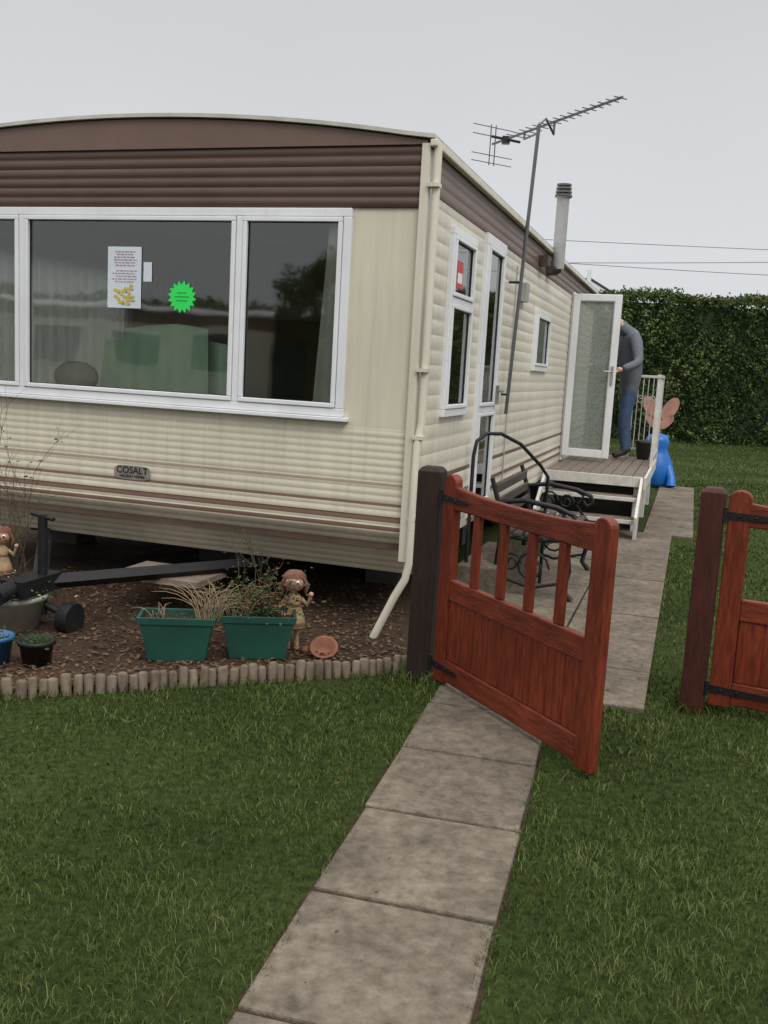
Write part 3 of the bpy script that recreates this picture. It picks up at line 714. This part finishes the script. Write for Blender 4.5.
def shrub(name,x,y,z,n,hgt,spread,mats,leafn=0):
    b=B()
    def br(p,dv,l,r,dep):
        pts=[p];q=Vector(p);dd_=Vector(dv)
        for k in range(4):
            dd_=(dd_+Vector((random.gauss(0,.12),random.gauss(0,.12),random.gauss(.02,.08)))).normalized(); q=q+dd_*l/4; pts.append(q.copy())
        b.tube(pts,[r,r*.9,r*.75,r*.6,r*.4],5,0,cap=False)
        if dep>0:
            for j in range(3):
                k=random.randint(1,4); nd=(dd_+Vector((random.gauss(0,.5),random.gauss(0,.5),random.gauss(.1,.3)))).normalized(); br(pts[k],nd,l*.5,r*.6,dep-1)
        if leafn and dep<=1: 
            for j in range(leafn):
                k=pts[random.randint(1,4)]; leaves(b,k.x,k.y,k.z,1,.01,.01,.01,.011,1)
    for i in range(n):
        a=random.uniform(0,6.28); br(Vector((x+random.gauss(0,.03),y+random.gauss(0,.03),z)),Vector((math.cos(a)*spread,math.sin(a)*spread,1)).normalized(),hgt*random.uniform(.6,1),.003,2)
    b.obj(name,mats)
shrub('bare_shrub',-1.98,5.05,.15,8,.76,.22,[twigm,leafg],1)
shrub('bare_shrub',-.62,4.75,.2,5,.34,.4,[twigm,leafg],1)

# ------------------------------------------------------------ hedges
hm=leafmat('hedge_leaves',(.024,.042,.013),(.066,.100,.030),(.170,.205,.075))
def hedge(name,mw,x0,x1,y0,y1,h,dens,ls=.045):
    e=empty(name,mw)
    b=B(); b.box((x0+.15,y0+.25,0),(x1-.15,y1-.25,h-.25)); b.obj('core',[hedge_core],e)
    Lx=x1-x0; nf=int(Lx*h*dens); ntp=int(Lx*(y1-y0)*dens*.7); ne=int((y1-y0)*h*dens*.5)
    fx=rng.uniform(x0,x1,nf); fz=rng.uniform(0.0,h,nf)
    und=.14*np.sin(fx*1.3+fz*.9+np.sin(fz*2.1))+.10*np.sin(fx*3.7-fz*2.9+np.sin(fx*2))+.09*np.sin(fx*9+fz*7+2*np.sin(fz*3))+.07*np.sin(fx*17-fz*13)
    dep=np.abs(rng.normal(0,.10,nf)); fy=y0+.12+und*.5+dep-.05
    c1=np.stack([fx,fy,fz],1); k1=np.clip(.50-dep*1.8-und*1.2+rng.normal(0,.22,nf)-.15*(1-fz/h),0,1)  # shade put into leaf tone: darker deep inside, in hollows and lower down
    tx_=rng.uniform(x0,x1,ntp); ty_=rng.uniform(y0,y1,ntp); tz=h-.06+.07*np.sin(tx_*2.1)+.05*np.sin(tx_*6.3+ty_*3)+rng.normal(0,.06,ntp)
    c2=np.stack([tx_,ty_,tz],1); k2=np.clip(.6+rng.normal(0,.2,ntp),0,1)
    cs=[c1,c2];ks=[k1,k2]
    for xe in (x0,x1):
        c3=np.stack([xe+rng.normal(0,.12,ne),rng.uniform(y0,y1,ne),rng.uniform(0,h,ne)],1); cs.append(c3); ks.append(np.clip(.45+rng.normal(0,.2,ne),0,1))
    c=np.concatenate(cs); k=np.concatenate(ks); n=len(c)
    u=rng.normal(0,1,(n,3)); u/=np.linalg.norm(u,axis=1)[:,None]; v=rng.normal(0,1,(n,3)); v-=u*(u*v).sum(1)[:,None]; v/=np.linalg.norm(v,axis=1)[:,None]
    s=rng.uniform(.6,1.3,n)*ls
    V=np.stack([c-u*s[:,None],c-v*(s*.55)[:,None],c+u*s[:,None],c+v*(s*.55)[:,None]],1).reshape(-1,3)
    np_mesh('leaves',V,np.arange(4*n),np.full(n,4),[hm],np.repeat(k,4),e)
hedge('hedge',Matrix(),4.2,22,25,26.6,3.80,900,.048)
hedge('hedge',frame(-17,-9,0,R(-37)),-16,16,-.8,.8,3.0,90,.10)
# trees behind the viewpoint (reflected in the windows)
barkm=M('bark',(.06,.045,.03),.95,.4,8,.6)
def tree(x,y,H_,cr_):
    e=empty('leafy_tree',frame(x,y,0,0)); b=B(); cs=[]
    b.tube([(0,0,0),(.05,0,H_*.3),(-.05,.05,H_*.6),(0,0,H_*.9)],[.22,.17,.10,.03],10)
    for i in range(16):
        z=H_*random.uniform(.3,.85); a=random.uniform(0,6.28); l=cr_*random.uniform(.5,1)*(1-.5*(z/H_-.3))
        e_=Vector((math.cos(a)*l,math.sin(a)*l,z+l*.45)); b.tube([(0,0,z),tuple(e_*.5+Vector((0,0,z*.5+.1))),tuple(e_)],[.07,.045,.015],6)
        for k in range(5):
            q=random.uniform(.45,1.05); cs.append((Vector((0,0,z)).lerp(e_,q)+Vector((random.gauss(0,.25),random.gauss(0,.25),random.gauss(0,.2))),random.uniform(.3,.6)))
    b.obj('trunk_and_limbs',[barkm],e)
    C=[];K_=[]
    for c_,r_ in cs:
        n=160; p=rng.normal(0,1,(n,3)); p/=np.linalg.norm(p,axis=1)[:,None]; p*=(rng.random(n)**.4*r_)[:,None]; C.append(p+np.array(c_)); K_.append(np.clip(.4+p[:,2]/r_*.3+rng.normal(0,.15,n),0,1))  # light from above put into leaf tone: clump tops lighter, undersides darker
    c=np.concatenate(C);k=np.concatenate(K_);n=len(c)
    u=rng.normal(0,1,(n,3)); u/=np.linalg.norm(u,axis=1)[:,None]; v=rng.normal(0,1,(n,3)); v-=u*(u*v).sum(1)[:,None]; v/=np.linalg.norm(v,axis=1)[:,None]
    V=np.stack([c-u*.07,c-v*.04,c+u*.07,c+v*.04],1).reshape(-1,3)
    np_mesh('foliage',V,np.arange(4*n),np.full(n,4),[hm],np.repeat(k,4),e)
tree(-13.5,-11.5,4.8,1.9)

# neighbouring house beyond hedge
he=empty('bungalow',frame(7.0,36,0,0))
b=B(); b.box((-4,0,0),(4,9,2.9),0); b.add([(-4,0,2.9),(4,0,2.9),(0,0,5.0)],[(0,1,2)],0); b.add([(-4,9,2.9),(4,9,2.9),(0,9,5.0)],[(2,1,0)],0); b.obj('walls',[M('pale_render',(.5,.48,.44),.9)],he)
b=B()
for s in (-1,1):
    b.add([(0,-.3,5.22),(s*4.4,-.3,2.9),(s*4.4,9.3,2.9),(0,9.3,5.22),(0,-.3,5.0),(s*4.4,-.3,2.68),(s*4.4,9.3,2.68),(0,9.3,5.0)],[(0,1,2,3),(7,6,5,4),(0,4,5,1),(3,2,6,7),(1,5,6,2)])
b.obj('roof',[M('slate_roof',(.05,.05,.055),.7,.2,5)],he)
b=B()
for s in (-1,1): b.add([(0,-.33,5.1),(s*4.4,-.33,2.78),(s*4.4,-.33,2.60),(0,-.33,4.9)],[(0,1,2,3)])
b.box((-.08,-.36,4.9),(.08,-.332,5.45)); b.obj('barge_boards',[white],he)

# neighbour caravan to the left-behind of the viewpoint (seen in window reflections)
ne=empty('static_caravan',frame(-20.5,-3.5,0,R(-38)))
b=B(); b.box((0,-3.2,.45),(8.5,0,2.6),0)
vs=[]
for i in range(13):
    q=i/12; vs+=[(-.05,.05-3.3*q,2.66+.18*(1-(2*q-1)**2)),(8.55,.05-3.3*q,2.66+.18*(1-(2*q-1)**2))]
b.add(vs,[(2*i,2*i+1,2*i+3,2*i+2) for i in range(12)],2); b.box((-.01,-3.21,2.3),(8.51,.01,2.62),1)
b.box((.1,-3.1,0),(8.4,-.1,.45),1); b.box((-.05,.012,2.62),(8.55,.06,2.68),2)
b.obj('shell',[cream,brown,white],ne)
b=B()
for x in (.6,2.6,4.6,6.6): b.box((x,0.0,1.2),(x+1.3,.03,2.1),0); b.box((x+.06,.03,1.26),(x+1.24,.035,2.04),1)
b.obj('windows',[white,M('dark_pane',(.03,.035,.04),.1)],ne)

# overhead wires + poles
b=B()
def wire(a,c,sag=.5):
    a=Vector(a);c=Vector(c); b.tube([a.lerp(c,k/20)-Vector((0,0,sag*4*(k/20)*(1-k/20))) for k in range(21)],.013,4)
wire((-14,40,7.0),(40,40,7.6),.2); wire((-14,40,5.4),(40,40,8.6),.5); wire((-14,40.3,6.9),(40,40.3,6.9),.75)
b.obj('overhead_wires',[M('wire_grey',(.16,.16,.17),.6)])
for x in (-14,40):
    b=B(); b.tube([(x,40,0),(x,40,8.8)],[.15,.11],12); b.box((x-.8,39.95,8.0),(x+.8,40.05,8.12)); b.obj('utility_pole',[M('pole_wood',(.12,.09,.07),.9)])

# ------------------------------------------------------------ person
pe=empty('person',Matrix.Translation((0.0,0,DZ-.55)))
def skin(name,pts,edges,root,mats,assign,sub=2,parent=pe):
    me=bpy.data.meshes.new(name); keys=list(pts); idx={k:i for i,k in enumerate(keys)}
    me.from_pydata([pts[k][0] for k in keys],[(idx[a],idx[c]) for a,c in edges],[])
    o=bpy.data.objects.new(name,me); scn.collection.objects.link(o)
    o.modifiers.new('s','SKIN'); 
    if not me.skin_vertices: 
        bpy.context.view_layer.objects.active=o; bpy.ops.mesh.customdata_skin_add()
    for k in keys:
        sv=me.skin_vertices[0].data[idx[k]]; r=pts[k][1]; sv.radius=r if isinstance(r,tuple) else (r,r); sv.use_root=(k==root)
    sm=o.modifiers.new('u','SUBSURF'); sm.levels=sub; sm.render_levels=sub
    dg_=bpy.context.evaluated_depsgraph_get(); em=bpy.data.meshes.new_from_object(o.evaluated_get(dg_)); bpy.data.objects.remove(o)
    em.materials.clear()
    for m in mats: em.materials.append(m)
    for p in em.polygons: p.material_index=assign(p.center); p.use_smooth=True
    no=bpy.data.objects.new(name,em); scn.collection.objects.link(no); no.parent=parent; return no
jacket=M('jacket_grey',(.105,.115,.135),.85,.25,9,.4,22); jeans=M('jeans',(.055,.095,.175),.85,.25,14,.3); skinm=M('skin',(.52,.30,.22),.5,.05); shoe=M('shoes',(.03,.025,.02),.6); hair=M('hair',(.08,.07,.06),.8)
pts={'pel':((2.85,11.55,1.46),(.14,.135)),'sp':((2.86,11.53,1.70),(.145,.135)),'ch':((2.84,11.5,1.92),(.155,.145)),'up':((2.77,11.49,2.05),(.11,.10)),'nk':((2.68,11.48,2.14),.062),'nt':((2.60,11.47,2.20),.058),
 'sl':((2.84,11.33,1.98),.078),'el':((2.84,11.12,1.70),.058),'wl':((2.62,10.94,1.62),.040),
 'sr':((2.80,11.67,1.98),.075),'er':((2.66,11.80,1.76),.056),'wr':((2.45,11.74,1.66),.038),
 'hl':((2.86,11.46,1.38),.100),'kl':((2.80,11.44,1.00),.070),'al':((2.85,11.46,.64),.048),'tl':((2.70,11.44,.59),.042),
 'hr':((2.86,11.64,1.38),.100),'kr':((2.88,11.66,1.00),.070),'ar':((2.94,11.66,.64),.048),'tr':((2.79,11.66,.59),.042)}
ed=[('pel','sp'),('sp','ch'),('ch','up'),('up','nk'),('nk','nt'),('ch','sl'),('sl','el'),('el','wl'),('ch','sr'),('sr','er'),('er','wr'),('pel','hl'),('hl','kl'),('kl','al'),('al','tl'),('pel','hr'),('hr','kr'),('kr','ar'),('ar','tr')]
def asg(c):
    if c.z>2.12 and c.x<2.70: return 2
    if c.z>1.36: return 0
    if c.z<.67: return 3
    return 1
try:
    skin('body',pts,ed,'pel',[jacket,jeans,skinm,shoe],asg)
    def hand(name,wr,dirv,up,s=1):
        dv=Vector(dirv).normalized(); upv=Vector(up); upv=(upv-dv*upv.dot(dv)).normalized(); sdv=dv.cross(upv)
        w_=Vector(wr)
        skin(name+'_palm',{'w':(tuple(w_),.026),'m':(tuple(w_+dv*.04),.034),'p':(tuple(w_+dv*.08),.030)},[('w','m'),('m','p')],'w',[skinm],lambda c:0,1)
        for i,(o_,l_) in enumerate(((-.03,.062),(-.010,.078),(.011,.083),(.031,.075))):
            q=w_+dv*.085+sdv*o_*s
            skin(name+'_finger_%d'%i,{'a':(tuple(q-dv*.02),.009),'b':(tuple(q+dv*l_*.45-upv*.008),.009),'c':(tuple(q+dv*l_*.75-upv*.03),.008),'d':(tuple(q+dv*l_*.75-upv*.055),.007)},[('a','b'),('b','c'),('c','d')],'a',[skinm],lambda c:0,1)
        q=w_+dv*.03+sdv*.035*s
        skin(name+'_thumb',{'a':(tuple(q-sdv*.01*s),.011),'b':(tuple(q+dv*.025+sdv*.02*s-upv*.015),.010),'c':(tuple(q+dv*.05+sdv*.022*s-upv*.03),.009)},[('a','b'),('b','c')],'a',[skinm],lambda c:0,1)
    hand('near_hand',(2.61,10.925,1.615),(-1,-.45,-.12),(0,-.6,.8))
    hand('far_hand',(2.45,11.74,1.66),(-1,-.1,-.2),(0,0,1))
except Exception as ex: print('PERSON',ex)
b=B(); T=Matrix.Translation((2.555,11.46,2.30))@Matrix.Rotation(R(-8),4,'Y')
b.ball((0,0,0),.098,0,T,20,(1.0,.80,1.22)); b.ball((-.02,0,-.055),.072,0,T,16,(1.0,.85,1.0))
b.tube([(-.095,0,.015),(-.118,0,-.02),(-.095,0,-.03)],[.010,.016,.01],8,0,T)
for s in (-1,1):
    b.ball((.0,.078*s,-.01),.026,0,T,10,(.8,.4,1.2)); b.ball((-.082,.032*s,.01),.013,2,T,8); b.ball((-.093,.032*s,.01),.006,3,T,8)
b.tube([(-.088,-.025,-.062),(-.095,0,-.064),(-.088,.025,-.062)],.006,6,4,T)
b.ball((.018,0,.022),.104,1,T,20,(.98,.86,1.12))
b.obj('head',[skinm,hair,whc,black,redc],pe)

# ------------------------------------------------------------ world, sun
w=bpy.data.worlds.new('World'); scn.world=w; w.use_nodes=True; N=w.node_tree.nodes; L=w.node_tree.links
bg=N['Background']; tc=N.new('ShaderNodeTexCoord'); sp=N.new('ShaderNodeSeparateXYZ'); L.new(tc.outputs['Generated'],sp.inputs[0])
cr=N.new('ShaderNodeValToRGB'); e=cr.color_ramp.elements
e[0].position=0; e[0].color=(.70,.72,.75,1); e[1].position=1; e[1].color=(1.0,1.0,1.02,1)
x=e.new(.12); x.color=(.74,.755,.785,1); x=e.new(.36); x.color=(.64,.65,.675,1); x=e.new(.62); x.color=(.95,.95,.97,1)
L.new(sp.outputs['Z'],cr.inputs[0])
mul=N.new('ShaderNodeMapRange'); mul.inputs['From Min'].default_value=.42; mul.inputs['From Max'].default_value=1; mul.inputs['To Min'].default_value=1; mul.inputs['To Max'].default_value=2.6
L.new(sp.outputs['Z'],mul.inputs['Value'])
vm=N.new('ShaderNodeVectorMath'); vm.operation='SCALE'; L.new(cr.outputs[0],vm.inputs[0]); L.new(mul.outputs[0],vm.inputs['Scale'])
sky=N.new('ShaderNodeTexSky'); sky.sky_type='NISHITA'; sky.sun_disc=False; sky.sun_elevation=R(48); sky.sun_rotation=R(155)
hs=N.new('ShaderNodeHueSaturation'); hs.inputs['Saturation'].default_value=.25; hs.inputs['Value'].default_value=.06; L.new(sky.outputs[0],hs.inputs['Color'])
nz=N.new('ShaderNodeTexNoise'); nz.inputs['Scale'].default_value=1.6; nz.inputs['Detail'].default_value=4; L.new(tc.outputs['Generated'],nz.inputs['Vector'])
mz=N.new('ShaderNodeMapRange'); mz.inputs['To Min'].default_value=.90; mz.inputs['To Max'].default_value=1.10; L.new(nz.outputs['Fac'],mz.inputs['Value'])
ad=N.new('ShaderNodeMix'); ad.data_type='RGBA'; ad.inputs['Factor'].default_value=.10
L.new(vm.outputs[0],ad.inputs['A']); L.new(hs.outputs[0],ad.inputs['B'])
v2=N.new('ShaderNodeVectorMath'); v2.operation='SCALE'; L.new(ad.outputs['Result'],v2.inputs[0]); L.new(mz.outputs[0],v2.inputs['Scale'])
L.new(v2.outputs[0],bg.inputs[0]); bg.inputs[1].default_value=1.0
sl=bpy.data.lights.new('sun','SUN'); sl.energy=1.2; sl.angle=R(25); sl.color=(1,.97,.92)
so=bpy.data.objects.new('sun',sl); scn.collection.objects.link(so)
sd_=Vector((.35,-.75,.9)).normalized(); so.rotation_euler=sd_.to_track_quat('Z','Y').to_euler()

# ------------------------------------------------------------ camera
th=R(8.6); ro=R(3.2)
r0=Vector((1,0,0)); u0=Vector((0,math.sin(th),math.cos(th))); fw_=Vector((0,math.cos(th),-math.sin(th)))
X=r0*math.cos(ro)+u0*math.sin(ro); Y=-r0*math.sin(ro)+u0*math.cos(ro); Zc=-fw_
cm=bpy.data.cameras.new('camera'); co=bpy.data.objects.new('camera',cm); scn.collection.objects.link(co)
m=Matrix((X,Y,Zc)).transposed().to_4x4(); m.translation=(0,0,1.5); co.matrix_world=m
cm.sensor_fit='VERTICAL'; cm.sensor_height=36; cm.sensor_width=27; cm.lens=36*950/1024; cm.clip_start=.05; cm.clip_end=1000
scn.camera=co
